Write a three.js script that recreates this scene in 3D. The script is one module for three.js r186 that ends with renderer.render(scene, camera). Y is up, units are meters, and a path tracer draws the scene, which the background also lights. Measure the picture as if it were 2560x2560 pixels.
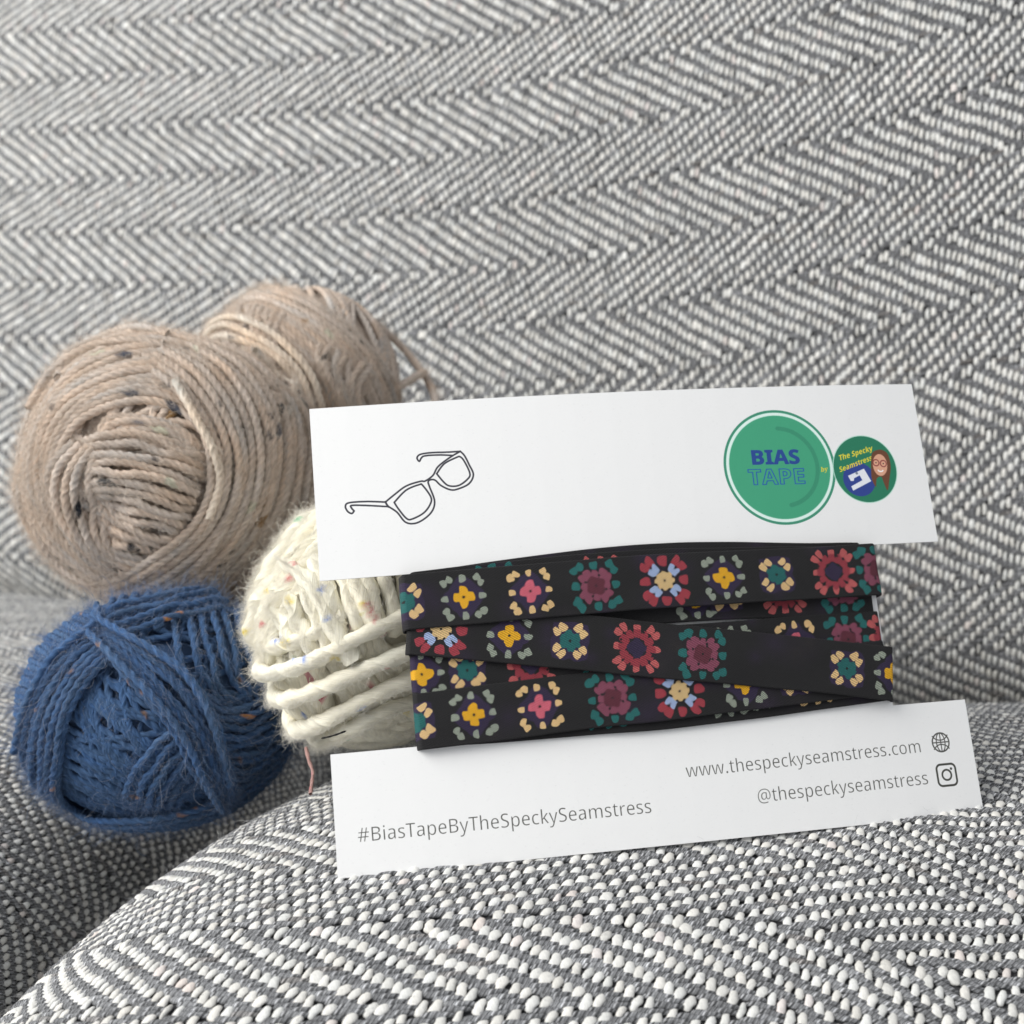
import * as THREE from 'three';
import { mergeGeometries } from 'three/addons/utils/BufferGeometryUtils.js';
import { RectAreaLightUniformsLib } from 'three/addons/lights/RectAreaLightUniformsLib.js';

// ---------------------------------------------------------------- camera, light, exposure
const F = 3200, PX = 2560;                       // focal length and side of the photograph in its pixels
const PITCH = 7 * Math.PI / 180;
const scene = new THREE.Scene();
const camera = new THREE.PerspectiveCamera(2 * Math.atan(PX / 2 / F) * 180 / Math.PI, 1, 0.01, 20);
camera.position.set(0, 0, 0);
camera.rotation.set(-PITCH, 0, 0);
camera.focus = 0.262;
camera.userData.fStop = 21;
scene.background = new THREE.Color(0.50, 0.515, 0.54);    // the even light of the room behind the camera
scene.environment = null;
RectAreaLightUniformsLib.init();
function windowLight(x, y, z, w, h, color, intensity) {
  const l = new THREE.RectAreaLight(color, intensity, w, h);
  l.name = 'window_light'; l.position.set(x, y, z); l.lookAt(-0.02, -0.08, -0.36); scene.add(l);
}
windowLight(-0.90, 0.66, 0.10, 0.85, 1.0, new THREE.Color(1, 0.985, 0.955), 8.2);
const renderer = new THREE.WebGLRenderer({ antialias: true });
renderer.toneMapping = THREE.LinearToneMapping;
renderer.toneMappingExposure = 1;
renderer.shadowMap.enabled = true;

// ---------------------------------------------------------------- helpers
const V = (x, y, z) => new THREE.Vector3(x, y, z);
let seed = 12345;
const rnd = () => { seed = (seed + 0x6d2b79f5) | 0; let t = Math.imul(seed ^ (seed >>> 15), 1 | seed); t = (t + Math.imul(t ^ (t >>> 7), 61 | t)) ^ t; return ((t ^ (t >>> 14)) >>> 0) / 4294967296; };
const rr = (a, b) => a + (b - a) * rnd();
const lerp = (a, b, t) => a + (b - a) * t;
const clamp = (x, a = 0, b = 1) => Math.min(b, Math.max(a, x));
const sstep = (a, b, x) => { const t = clamp((x - a) / (b - a)); return t * t * (3 - 2 * t); };
const hash = (x, y, s = 0) => { let h = Math.imul(x | 0, 374761393) ^ Math.imul(y | 0, 668265263) ^ Math.imul(s | 0, 2147483647 - 91); h = Math.imul(h ^ (h >>> 13), 1274126177); return ((h ^ (h >>> 16)) >>> 0) / 4294967296; };
function noise(x, y, s = 0) {
  const ix = Math.floor(x), iy = Math.floor(y), fx = x - ix, fy = y - iy, u = fx * fx * (3 - 2 * fx), v = fy * fy * (3 - 2 * fy);
  return lerp(lerp(hash(ix, iy, s), hash(ix + 1, iy, s), u), lerp(hash(ix, iy + 1, s), hash(ix + 1, iy + 1, s), u), v);
}
const cP = Math.cos(PITCH), sP = Math.sin(PITCH);
const fromCam = (x, y, z) => V(x, y * cP + z * sP, -y * sP + z * cP);       // camera axes to world axes
const at = (px, py, depth) => fromCam((px - PX / 2) / F * depth, -(py - PX / 2) / F * depth, -depth);
const names = {};
function numbered(n) { const k = names[n] = (names[n] ?? -1) + 1; return k ? n + '_' + String(k).padStart(3, '0') : n; }
function thing(name, label, category, pos) {
  const g = new THREE.Group(); g.name = numbered(name); g.userData = { label, category };
  if (pos) g.position.copy(pos);
  scene.add(g); return g;
}
function part(name, geo, mat, parent, opts = {}) {
  const m = new THREE.Mesh(geo, mat); m.name = name; m.castShadow = m.receiveShadow = true;
  Object.assign(m.userData, opts); parent.add(m); return m;
}
function dataTex(w, h, fn, srgb) {
  const d = new Uint8Array(w * h * 4);
  for (let y = 0; y < h; y++) for (let x = 0; x < w; x++) { const c = fn(x, y), o = (y * w + x) * 4; d[o] = c[0] * 255; d[o + 1] = c[1] * 255; d[o + 2] = c[2] * 255; d[o + 3] = 255; }
  const t = new THREE.DataTexture(d, w, h); t.magFilter = t.minFilter = THREE.LinearFilter; t.wrapS = t.wrapT = THREE.RepeatWrapping;
  if (srgb) t.colorSpace = THREE.SRGBColorSpace;
  t.needsUpdate = true; return t;
}
// periodic value noise for tiling fibre maps
function pnoise(x, y, px, py, s) {
  const ix = Math.floor(x), iy = Math.floor(y), fx = x - ix, fy = y - iy, u = fx * fx * (3 - 2 * fx), v = fy * fy * (3 - 2 * fy), m = (a, n) => ((a % n) + n) % n;
  return lerp(lerp(hash(m(ix, px), m(iy, py), s), hash(m(ix + 1, px), m(iy, py), s), u), lerp(hash(m(ix, px), m(iy + 1, py), s), hash(m(ix + 1, px), m(iy + 1, py), s), u), v);
}
// fibres running along v; u goes round the yarn
function fibreTex(lo, hi, pow = 1, slant = 0) {
  return dataTex(256, 256, (x, y) => {
    const sx = x + slant * y;
    let n = 0.5 * pnoise(sx / 256 * 48, y / 256 * 6, 48, 6, 1) + 0.3 * pnoise(sx / 256 * 96, y / 256 * 14, 96, 14, 2) + 0.2 * pnoise(sx / 256 * 20, y / 256 * 20, 20, 20, 3);
    n = lerp(lo, hi, Math.pow(clamp((n - 0.2) / 0.6), pow)); return [n, n, n];
  });
}

// ---------------------------------------------------------------- upholstery: woven herringbone built float by float
const PU = 0.0020, PV = 0.00136, BAND = 18;
const tri = (j) => { const m = ((j % (2 * BAND)) + 2 * BAND) % (2 * BAND); return m < BAND ? m : 2 * BAND - 1 - m; };
const isPale = (i, j) => ((((i + tri(j)) % 4) + 4) % 4) < 2;

function grainGeo(k) {                            // a pale float: a rice grain of soft twisted cotton, unit box -0.5..0.5 along x (width), y (length), z (height)
  const g = new THREE.SphereGeometry(0.5, 14, 12), p = g.attributes.position;
  for (let n = 0; n < p.count; n++) {
    let x = p.getX(n), y = p.getY(n), z = p.getZ(n);
    const t = y * 2, w = Math.sqrt(Math.max(0, 1 - t * t)), blunt = w > 1e-3 ? Math.pow(w, 0.62) / w : 1;
    x *= blunt; z *= blunt;
    const taper = 1 - 0.14 * (k - 1) * t - 0.12 * t;
    const twist = 0.11 * Math.sin(3 * Math.atan2(z, x) + 5 * t + k * 2) + 0.05 * Math.sin(7 * t + k);
    x *= taper * (1 + twist); z *= (1 + twist) ; z -= 0.30 * t * t;      // ends dive under the next yarn
    x += 0.05 * Math.sin(2.3 * t + k * 1.7);
    p.setXYZ(n, x, y, z);
  }
  g.computeVertexNormals(); return g;
}
function ropeGeo(k) {                             // a dark float: lies along x, two plies twisted
  const A = 10, B = 14, pos = [], uv = [], idx = [];
  for (let b = 0; b <= B; b++) {
    const t = b / B * 2 - 1, w = Math.pow(Math.max(0, 1 - Math.pow(Math.abs(t), 3.2)), 0.55);
    for (let a = 0; a <= A; a++) {
      const an = a / A * Math.PI * 2, r = 0.5 * w * (1 + 0.2 * Math.cos(2 * an + t * 3.6 + k * 1.3));
      pos.push(t * 0.5, Math.cos(an) * r, Math.sin(an) * r - 0.26 * t * t + 0.02 * k); uv.push(a / A + t * 0.35, b / B * 0.9 + k * 0.31);
    }
  }
  for (let b = 0; b < B; b++) for (let a = 0; a < A; a++) { const o = b * (A + 1) + a; idx.push(o, o + A + 1, o + 1, o + 1, o + A + 1, o + A + 2); }
  const g = new THREE.BufferGeometry();
  g.setAttribute('position', new THREE.Float32BufferAttribute(pos, 3)); g.setAttribute('uv', new THREE.Float32BufferAttribute(uv, 2)); g.setIndex(idx);
  g.computeVertexNormals(); return g;
}
const grains = [0, 1, 2].map(grainGeo), ropes = [0, 1].map(ropeGeo);
const fibreGrey = dataTex(256, 256, (x, y) => {
  const q = x + 2 * y, n = clamp((0.6 * pnoise(q / 256 * 14, y / 256 * 3, 14, 3, 31) + 0.4 * pnoise(q / 256 * 34, y / 256 * 7, 34, 7, 32) - 0.22) / 0.56), v = 0.10 + 0.90 * Math.pow(n, 1.8); return [v, v, v];
}), fibreSoft = fibreTex(0.80, 1.0, 0.8, 1);
const paleMat = new THREE.MeshPhysicalMaterial({ color: 0xffffff, roughness: 1, specularIntensity: 0.25, map: fibreSoft, bumpMap: fibreSoft, bumpScale: 0.00028 });
const darkMat = new THREE.MeshPhysicalMaterial({ color: 0xffffff, roughness: 1, specularIntensity: 0.3, sheen: 0.5, sheenRoughness: 0.6, sheenColor: new THREE.Color(0.5, 0.5, 0.5), map: fibreGrey, bumpMap: fibreGrey, bumpScale: 0.00022 });
const backingMat = new THREE.MeshStandardMaterial({ color: new THREE.Color(0.05, 0.05, 0.054), roughness: 1 });

const hairGeos = [0, 1, 2, 3, 4].map((k) => {     // one short curly fibre, unit length along y, unit radius
  const pos = [], idx = [], S = 7, c1 = rr(-0.35, 0.35), c2 = rr(-0.35, 0.35), w = rr(1.5, 4.5), w2 = rr(1.5, 4.5);
  for (let s = 0; s <= S; s++) {
    const t = s / S, x = c1 * Math.sin(w * t) , z = c2 * (1 - Math.cos(w2 * t)), r = 1 - 0.5 * t;
    for (let a = 0; a < 3; a++) pos.push(x + Math.cos(a * 2.094) * r * 0.006, t, z + Math.sin(a * 2.094) * r * 0.006);
  }
  for (let s = 0; s < S; s++) for (let a = 0; a < 3; a++) { const o = s * 3, b = (a + 1) % 3; idx.push(o + a, o + 3 + a, o + b, o + b, o + 3 + a, o + 3 + b); }
  const g = new THREE.BufferGeometry(); g.setAttribute('position', new THREE.Float32BufferAttribute(pos, 3)); g.setIndex(idx); g.computeVertexNormals(); return g;
});
const lintMat = new THREE.MeshStandardMaterial({ roughness: 1 });
// surf(u, v) -> world point. u along the rows, v along the columns, both in metres of cloth.
function cloth(parent, surf, u0, u1, v0, v1, keep, phase = 0, o = {}) {
  const [wid, hgt, lMin, lMax] = o.size ?? [0.80, 0.66, 0.7, 1.2];
  const e = 0.0006, P = new THREE.Vector3(), tu = new THREE.Vector3(), tv = new THREE.Vector3(), n = new THREE.Vector3(), m = new THREE.Matrix4(), X = new THREE.Vector3(), Y = new THREE.Vector3(), Z = new THREE.Vector3();
  const pale = [[], [], []], dark = [[], []], spotsL = [];
  const frame = (u, v) => {
    P.copy(surf(u, v)); tu.copy(surf(u + e, v)).sub(surf(u - e, v)).multiplyScalar(0.5 / e); tv.copy(surf(u, v + e)).sub(surf(u, v - e)).multiplyScalar(0.5 / e);
    n.crossVectors(tu, tv).normalize();
  };
  const wob = (u, v, s) => (noise(u * 160, v * 160, s) - 0.5);
  const i0 = Math.floor(u0 / PU), i1 = Math.ceil(u1 / PU), j0 = Math.floor(v0 / PV), j1 = Math.ceil(v1 / PV);
  for (let i = i0; i <= i1; i++) {
    let j = j0;
    while (j <= j1) {
      if (!isPale(i + phase, j)) { j++; continue; }
      let k = j; while (k <= j1 && isPale(i + phase, k)) k++;
      const len = k - j; let u = (i + 0.5) * PU, v = (j + len / 2) * PV;
      j = k;
      if (keep && !keep(u, v)) continue;
      u += wob(u, v, 5) * 0.0007 + rr(-1, 1) * 0.00013; v += wob(u, v, 6) * 0.0009 + rr(-1, 1) * 0.0002;
      frame(u, v);
      const fat = rnd() < 0.035 ? rr(1.15, 1.45) : rnd() < 0.05 ? rr(0.55, 0.78) : rr(0.82, 1.12);
      const L = (Math.min(len, 2.4) * PV + PV * rr(lMin, lMax) * (len > 2 ? 0.6 : len < 2 ? 1.25 : 1)) * tv.length(), W = PU * wid * fat * tu.length(), H = PU * hgt * rr(0.8, 1.12);
      Y.copy(tv).normalize(); X.crossVectors(Y, n).normalize(); Z.crossVectors(X, Y).normalize();
      const tilt = rr(-0.10, 0.10); Y.addScaledVector(X, tilt).normalize(); X.crossVectors(Y, Z).normalize();
      P.addScaledVector(n, 0.00016 + rr(-1, 1) * 0.00012);
      if (o.lint && rnd() < o.lint) spotsL.push({ p: P.clone().addScaledVector(n, 0.0004), t: tu.clone().normalize(), n: n.clone() });
      m.makeBasis(X.multiplyScalar(W), Y.multiplyScalar(L), Z.multiplyScalar(H)).setPosition(P);
      pale[(rnd() * 3) | 0].push(m.toArray());
    }
  }
  for (let j = j0; j <= j1; j++) {
    let i = i0;
    while (i <= i1) {
      if (isPale(i + phase, j)) { i++; continue; }
      let k = i; while (k <= i1 && !isPale(k + phase, j)) k++;
      const len = k - i; let u = (i + len / 2) * PU, v = (j + 0.5) * PV;
      i = k;
      if (keep && !keep(u, v)) continue;
      u += wob(u, v, 5) * 0.0007; v += wob(u, v, 6) * 0.0009 + rr(-1, 1) * 0.0001;
      frame(u, v);
      const L = (len * PU + PU * rr(0.55, 0.9)) * tu.length(), W = PV * rr(1.0, 1.2) * tv.length(), H = PU * 0.62 * rr(0.9, 1.1);
      X.copy(tu).normalize(); Y.crossVectors(n, X).normalize(); Z.copy(n);
      P.addScaledVector(n, 0.0001);
      m.makeBasis(X.multiplyScalar(L), Y.multiplyScalar(W), Z.multiplyScalar(H)).setPosition(P);
      dark[(rnd() * 2) | 0].push(m.toArray());
    }
  }
  const put = (list, geo, mat, name, col) => {
    if (!list.length) return;
    const im = new THREE.InstancedMesh(geo, mat, list.length), c = new THREE.Color(), mm = new THREE.Matrix4();
    list.forEach((a, k) => { im.setMatrixAt(k, mm.fromArray(a)); im.setColorAt(k, col(c)); });
    im.name = name; im.userData.kind = 'stuff'; im.castShadow = im.receiveShadow = true; parent.add(im);
  };
  if (o.lint) fuzz(parent, spotsL, o.lintCount, [0.0010, 0.0028], [[0.5, 0.5, 0.52], [0.34, 0.34, 0.36], [0.8, 0.8, 0.78], [0.6, 0.6, 0.6]], lintMat, 0.5, 'lint');
  pale.forEach((l, k) => put(l, grains[k], paleMat, 'pale_yarn', (c) => {
    const b = rr(0.70, 0.84), w = rr(-0.012, 0.012), pink = rnd() < 0.02 ? 0.05 : 0;
    return c.setRGB(b + w, b - 0.008 - pink, b - 0.042 - w - pink);
  }));
  dark.forEach((l, k) => put(l, ropes[k], darkMat, 'dark_yarn', (c) => {
    const b = rr(...(o.darkTone ?? [0.40, 0.56])) * (rnd() < 0.12 ? 1.35 : 1), br = rnd() < 0.04 ? 0.03 : 0;
    return c.setRGB(b * 0.97 + br, b * 0.985, b * 1.02 - br);
  }));
}
function sheet(surf, u0, u1, v0, v1, nu, nv, sink) {
  const pos = [], idx = [];
  const e = 0.0005;
  for (let a = 0; a <= nu; a++) for (let b = 0; b <= nv; b++) {
    const u = lerp(u0, u1, a / nu), v = lerp(v0, v1, b / nv), p = surf(u, v);
    const n = surf(u + e, v).sub(p).cross(surf(u, v + e).sub(p)).normalize();
    p.addScaledVector(n, -sink); pos.push(p.x, p.y, p.z);
  }
  for (let a = 0; a < nu; a++) for (let b = 0; b < nv; b++) { const o = a * (nv + 1) + b; idx.push(o, o + nv + 1, o + 1, o + 1, o + nv + 1, o + nv + 2); }
  const g = new THREE.BufferGeometry(); g.setAttribute('position', new THREE.Float32BufferAttribute(pos, 3)); g.setIndex(idx); g.computeVertexNormals(); return g;
}

// ---------------------------------------------------------------- the sofa
const sofa = thing('sofa', 'grey and white herringbone woven sofa under and behind everything', 'sofa');
const YB = 24.8 * Math.PI / 180, cB = Math.cos(YB), sB = Math.sin(YB);
const YS = 18 * Math.PI / 180, cS = Math.cos(YS), sS = Math.sin(YS);
const place = (e, d, y) => V(e * cS + d * sS, y, e * sS - d * cS);
// right seat cushion: domed, with a rolled left edge
function crownR(x, z) {
  const s = z - (-0.285 - 0.1 * (x - 0.05));
  const n = -x * sB + (z + 0.4797) * cB;                            // distance in front of the back
  return -0.0937 + 0.014 * x - (s > 0 ? 3.4 : 1.85) * s * s - 0.022 * sstep(0.055, -0.01, n) + 0.0012 * (noise(x * 22 + 5, z * 22, 9) - 0.5);
}
const eR = -0.118, RR = 0.068;
const VS = 0.66, SK = 0.124, SU = 0.2;             // the cloth is cut a little askew on the cushions
const bandR = (q) => { q = clamp(q, -0.045, 0.13); return 0.159 * q + 5.2246 * q * q - 35.557 * q * q * q; };
function seatR(u, v) {
  let d = 0.2, q = u;
  for (let k = 0; k < 5; k++) { q = u + 0.18 * (d - 0.2); d = 0.19763 + (v / (BAND * PV) - 1) * 0.01752 + bandR(q); }
  let e, drop;
  if (q >= 0) { e = eR + q; drop = 0; } else {
    const a = -q / RR;
    if (a < 1.5) { e = eR - RR * Math.sin(a); drop = RR * (1 - Math.cos(a)); } else { e = eR - RR; drop = RR * (1 - Math.cos(1.5)) + (a - 1.5) * RR; }
  }
  const p = place(e, d, 0); p.y = crownR(p.x, p.z) - drop - 0.0085 * sstep(0.03, -0.05, q) * sstep(0.06, 0.2, d); return p;
}
function crownL(x, z) { const s = z + 0.33; return -0.1065 - (s > 0 ? 1.4 : 0.12) * s * s + 0.003 * (noise(x * 26, z * 26 + 3, 4) - 0.5); }
const eL = -0.248, RL = 0.048;
function seatL(u, v) {                           // u counts from the rolled right edge, negative to the left
  const q = u + SK * v;
  let e, drop;
  if (q <= 0) { e = eL + q; drop = 0; } else {
    const a = q / RL;
    if (a < 1.45) { e = eL + RL * Math.sin(a); drop = RL * (1 - Math.cos(a)); } else { e = eL + RL * Math.sin(1.45); drop = RL * (1 - Math.cos(1.45)) + (a - 1.45) * RL; }
  }
  const p = place(e, v * VS + SU * u, 0); p.y = crownL(p.x, p.z) - drop; return p;
}
// the back: leaning, pillowed, coming nearer to the right
const gB = (l) => { l = clamp(l, -0.6, 0.24); return 0.121 * l + 0.4619 * l * l + 0.6595 * l * l * l; }, hB = (l, v) => { l = clamp(l, -0.6, 0.24); return (v + gB(l)) / (1 + 0.1723 * l - 0.1533 * l * l); };
const VB = 0.1781 - 18 * PV;                      // where a band of the herringbone begins
function back(u, v) {
  const l = 1.17 * (1 - Math.exp(-0.92 * u)), h = hB(l, v + VB);
  const lean = (0.245 - 0.23 * l) * h;
  const tuck = 0.042 * Math.exp(-Math.max(h + 0.015, 0) / 0.026);
  const fold = 0.004 * Math.exp(-h / 0.06) * Math.sin(l * 70 + h * 40) * sstep(-0.05, -0.25, l) + 0.003 * (noise(l * 14, h * 14, 2) - 0.5);
  const n = -lean - tuck + fold;
  return V(l * cB - n * sB, -0.1165 + h, -0.4797 + l * sB + n * cB);
}
const backGroup = new THREE.Group(); backGroup.name = 'backrest'; sofa.add(backGroup);
part('backing_cloth', sheet(back, -0.38, 0.32, -0.26, 0.24, 70, 60, 0.0005), backingMat, backGroup);
cloth(backGroup, back, -0.38, 0.32, -0.26, 0.26, (u, v) => { const h = hB(1.17 * (1 - Math.exp(-0.92 * u)), v + VB); return h > -0.03 && h < 0.34; }, 1);
const cushR = new THREE.Group(); cushR.name = 'seat_cushion'; cushR.userData.label = 'bright right seat cushion under the white card'; sofa.add(cushR);
part('backing_cloth', sheet(seatR, -0.20, 0.32, -0.12, 0.50, 110, 70, 0.0005), backingMat, cushR);
cloth(cushR, seatR, -0.19, 0.31, -0.12, 0.50, (u, v) => { const p = seatR(u, v); return p.y > -0.17 && p.z < -0.12 && p.z > -0.52; }, 0, { size: [0.80, 0.50, 0.95, 1.5], lint: 0.6, lintCount: 42000, darkTone: [0.50, 0.72] });
const cushL = new THREE.Group(); cushL.name = 'seat_cushion'; cushL.userData.label = 'shaded left seat cushion under the blue yarn'; sofa.add(cushL);
part('backing_cloth', sheet(seatL, -0.50, 0.06, 0.20, 1.15, 70, 80, 0.0005), backingMat, cushL);
cloth(cushL, seatL, -0.46, 0.05, 0.22, 1.1, (u, v) => { const p = seatL(u, v); return p.y > -0.18 && p.x > -0.42; }, 2, { size: [0.80, 0.52, 0.9, 1.4], darkTone: [0.48, 0.68] });
{ // the platform that the cushions lie on
  const p = new THREE.BoxGeometry(1.1, 0.03, 0.72); p.rotateY(-YS); p.translate(-0.05, -0.255, -0.40);
  part('seat_platform', p, backingMat, sofa);
}

// ---------------------------------------------------------------- yarn
const woolFibre = fibreTex(0.55, 1.0, 0.8, 1);
const woolMat = (rough, sheenC) => new THREE.MeshPhysicalMaterial({ color: 0xffffff, vertexColors: true, roughness: rough, specularIntensity: 0.2, map: woolFibre, bumpMap: woolFibre, bumpScale: 0.00022, sheen: 0.5, sheenRoughness: 0.7, sheenColor: sheenC });
function fuzz(parent, spots, count, len, colors, mat, spread = 0.9, name = 'wool_fuzz') {
  const per = hairGeos.map(() => []), m = new THREE.Matrix4(), X = new THREE.Vector3(), Y = new THREE.Vector3(), Z = new THREE.Vector3();
  for (let k = 0; k < count; k++) {
    const s = spots[(rnd() * spots.length) | 0], L = rr(len[0], len[1]) * (rnd() < 0.06 ? 1.9 : 1);
    Y.copy(s.t).multiplyScalar(rnd() < 0.5 ? 1 : -1).addScaledVector(s.n, rr(0.1, spread)).add(V(rr(-1, 1), rr(-1, 1), rr(-1, 1)).multiplyScalar(0.55)).normalize();
    X.crossVectors(Y, V(rr(-1, 1), rr(-1, 1), rr(-1, 1))).normalize(); Z.crossVectors(X, Y);
    m.makeBasis(X.multiplyScalar(L), Y.multiplyScalar(L), Z.multiplyScalar(L)).setPosition(s.p);
    per[k % hairGeos.length].push(m.toArray());
  }
  per.forEach((l, q) => {
    const im = new THREE.InstancedMesh(hairGeos[q], mat, l.length), mm = new THREE.Matrix4(), c = new THREE.Color();
    l.forEach((a, k) => { im.setMatrixAt(k, mm.fromArray(a)); const o = colors[(rnd() * colors.length) | 0], b = rr(0.85, 1.1); im.setColorAt(k, c.setRGB(o[0] * b, o[1] * b, o[2] * b)); });
    im.name = name; im.userData.kind = 'stuff'; parent.add(im);
  });
}
// a plied strand swept along a smooth path
function strand(points, R, o, spots) {
  const curve = new THREE.CatmullRomCurve3(points, false, 'centripetal'), len = curve.getLength(), step = o.step ?? R * 0.72, N = Math.max(4, Math.ceil(len / step));
  const pts = []; { const raw = curve.getSpacedPoints(N); for (const p of raw) pts.push(p); }
  const plies = o.plies ?? 3, M = plies === 2 ? 8 : 9, pos = [], uv = [], col = [], idx = [];
  let nrm = null; const T = new THREE.Vector3(), B = new THREE.Vector3(), prev = new THREE.Vector3();
  const ph = rnd() * 6.28, tone = rr(o.tone?.[0] ?? 0.92, o.tone?.[1] ?? 1.08), s0 = rnd() * 50, fl = [];
  const nf = (len * (o.flecks ?? 0)) ; for (let k = 0; k < nf; k++) if (rnd() < nf - Math.floor(k)) fl.push({ a: rnd() * N | 0, w: rr(...(o.fleckLen ?? [1.2, 4])), c: o.fleckColors[(rnd() * o.fleckColors.length) | 0], v: (rnd() * M) | 0 });
  for (let k = 0; k <= N; k++) {
    T.copy(pts[Math.min(N, k + 1)]).sub(pts[Math.max(0, k - 1)]).normalize();
    if (!nrm) { nrm = new THREE.Vector3().crossVectors(T, Math.abs(T.y) < 0.9 ? V(0, 1, 0) : V(1, 0, 0)).normalize(); } else { nrm.addScaledVector(T, -nrm.dot(T)).normalize(); }
    B.crossVectors(T, nrm);
    const s = k / N * len, tw = ph + s / o.pitch * Math.PI * 2, slub = 1 + (o.slub ?? 0.06) * (noise(s * 180 + s0, s0, 3) * 2 - 1) , end = o.taper ? sstep(0, 0.06, k / N) * sstep(0, 0.06, 1 - k / N) * 0.85 + 0.15 : 1;
    for (let a = 0; a <= M; a++) {
      const an = a / M * Math.PI * 2, r = R * slub * end * ((1 - (o.lobe ?? 0.15)) + (o.lobe ?? 0.15) * Math.cos(plies * an)), ang = an + tw;
      pos.push(pts[k].x + (nrm.x * Math.cos(ang) + B.x * Math.sin(ang)) * r, pts[k].y + (nrm.y * Math.cos(ang) + B.y * Math.sin(ang)) * r, pts[k].z + (nrm.z * Math.cos(ang) + B.z * Math.sin(ang)) * r);
      uv.push(a / M * (o.uRep ?? 1), s / (o.vLen ?? 0.012) + s0);
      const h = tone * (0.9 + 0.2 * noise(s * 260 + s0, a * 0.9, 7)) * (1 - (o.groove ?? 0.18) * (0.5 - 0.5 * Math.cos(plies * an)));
      let c = [o.color[0] * h, o.color[1] * h, o.color[2] * h];
      const warm = (noise(s * 120 + s0, 4.5, 8) - 0.5) * (o.heather ?? 0.1); c = [c[0] * (1 + warm), c[1], c[2] * (1 - warm)];
      for (const f of fl) { const dv = Math.min(Math.abs(a % M - f.v), M - Math.abs(a % M - f.v)); if (Math.abs(k - f.a) <= f.w && dv <= (o.fleckWide ?? 2)) c = f.c; }
      col.push(...c);
    }
    if (spots && k % 2 === 0) { const q = pts[k].clone(), out = o.out ? q.clone().sub(o.out).normalize() : V(0, 1, 0); q.addScaledVector(out, R * 0.7); spots.push({ p: q, t: T.clone(), n: out }); }
  }
  for (let k = 0; k < N; k++) for (let a = 0; a < M; a++) { const q = k * (M + 1) + a; idx.push(q, q + 1, q + M + 1, q + 1, q + M + 2, q + M + 1); }
  const g = new THREE.BufferGeometry();
  g.setAttribute('position', new THREE.Float32BufferAttribute(pos, 3)); g.setAttribute('uv', new THREE.Float32BufferAttribute(uv, 2)); g.setAttribute('color', new THREE.Float32BufferAttribute(col, 3));
  g.setIndex(idx); g.computeVertexNormals(); return g;
}
// a rounded lump of wool seen end-on: its windings are laid out as seen from the front and wrapped over its surface
class Lump {
  constructor(cx, cy, rx, ry, depth, rz, dents = []) {
    Object.assign(this, { cx, cy, rx, ry, dents });
    this.c = at(cx, cy, depth); this.f = this.c.clone().negate().normalize();
    this.r = V(0, 1, 0).cross(this.f).normalize(); this.u = this.f.clone().cross(this.r);
    this.ax = rx / F * depth * 0.985; this.ay = ry / F * depth * 0.985; this.az = rz;
    this.c.addScaledVector(this.f, -rz * 0.15);
  }
  point(px, py, h = 0) {
    const qx = (px - this.cx) / this.rx, qy = -(py - this.cy) / this.ry, rho = Math.hypot(qx, qy), phi = rho <= 1 ? Math.asin(rho) : Math.PI / 2 + (rho - 1) * 1.5;
    const th = Math.atan2(qy, qx), s = Math.sin(phi), x = s * Math.cos(th), y = s * Math.sin(th), z = Math.cos(phi);
    let dent = 0; for (const [dx, dy, w, d] of this.dents) dent -= d * Math.exp(-((px - dx) ** 2 + (py - dy) ** 2) / (w * w));
    const p = this.c.clone().addScaledVector(this.r, x * this.ax).addScaledVector(this.u, y * this.ay).addScaledVector(this.f, z * this.az);
    const n = this.r.clone().multiplyScalar(x / this.ax).addScaledVector(this.u, y / this.ay).addScaledVector(this.f, z / this.az).normalize();
    return p.addScaledVector(n, h + dent);
  }
  core(shrink) {
    const g = new THREE.SphereGeometry(1, 28, 20); g.scale(this.ax - shrink, this.ay - shrink, this.az - shrink);
    g.applyMatrix4(new THREE.Matrix4().makeBasis(this.r, this.u, this.f).setPosition(this.c)); return g;
  }
  windings(n, R, h, o, poles, spread) {            // loops that fill the lump under the visible windings
    const list = [];
    for (let k = 0; k < n; k++) {
      const ax = poles.clone().add(V(rr(-1, 1), rr(-1, 1), rr(-1, 1)).multiplyScalar(spread)).normalize(), a = V(0.3, 1, 0.2).cross(ax).normalize(), b = ax.clone().cross(a), off = rr(-0.85, 0.85), rad = Math.sqrt(1 - off * off), pts = [];
      for (let q = 0; q <= 26; q++) {
        const t = q / 26 * 6.4, d = a.clone().multiplyScalar(Math.cos(t) * rad).addScaledVector(b, Math.sin(t) * rad).addScaledVector(ax, off);
        const p = this.c.clone().addScaledVector(this.r, d.x * (this.ax + h)).addScaledVector(this.u, d.y * (this.ay + h)).addScaledVector(this.f, d.z * (this.az + h)); pts.push(p);
      }
      list.push(strand(pts, R, { ...o, step: R * 1.1 }));
    }
    return mergeGeometries(list);
  }
}
const spline2 = (pts, n) => new THREE.SplineCurve(pts.map(([x, y]) => new THREE.Vector2(x, y))).getSpacedPoints(n);
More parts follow.
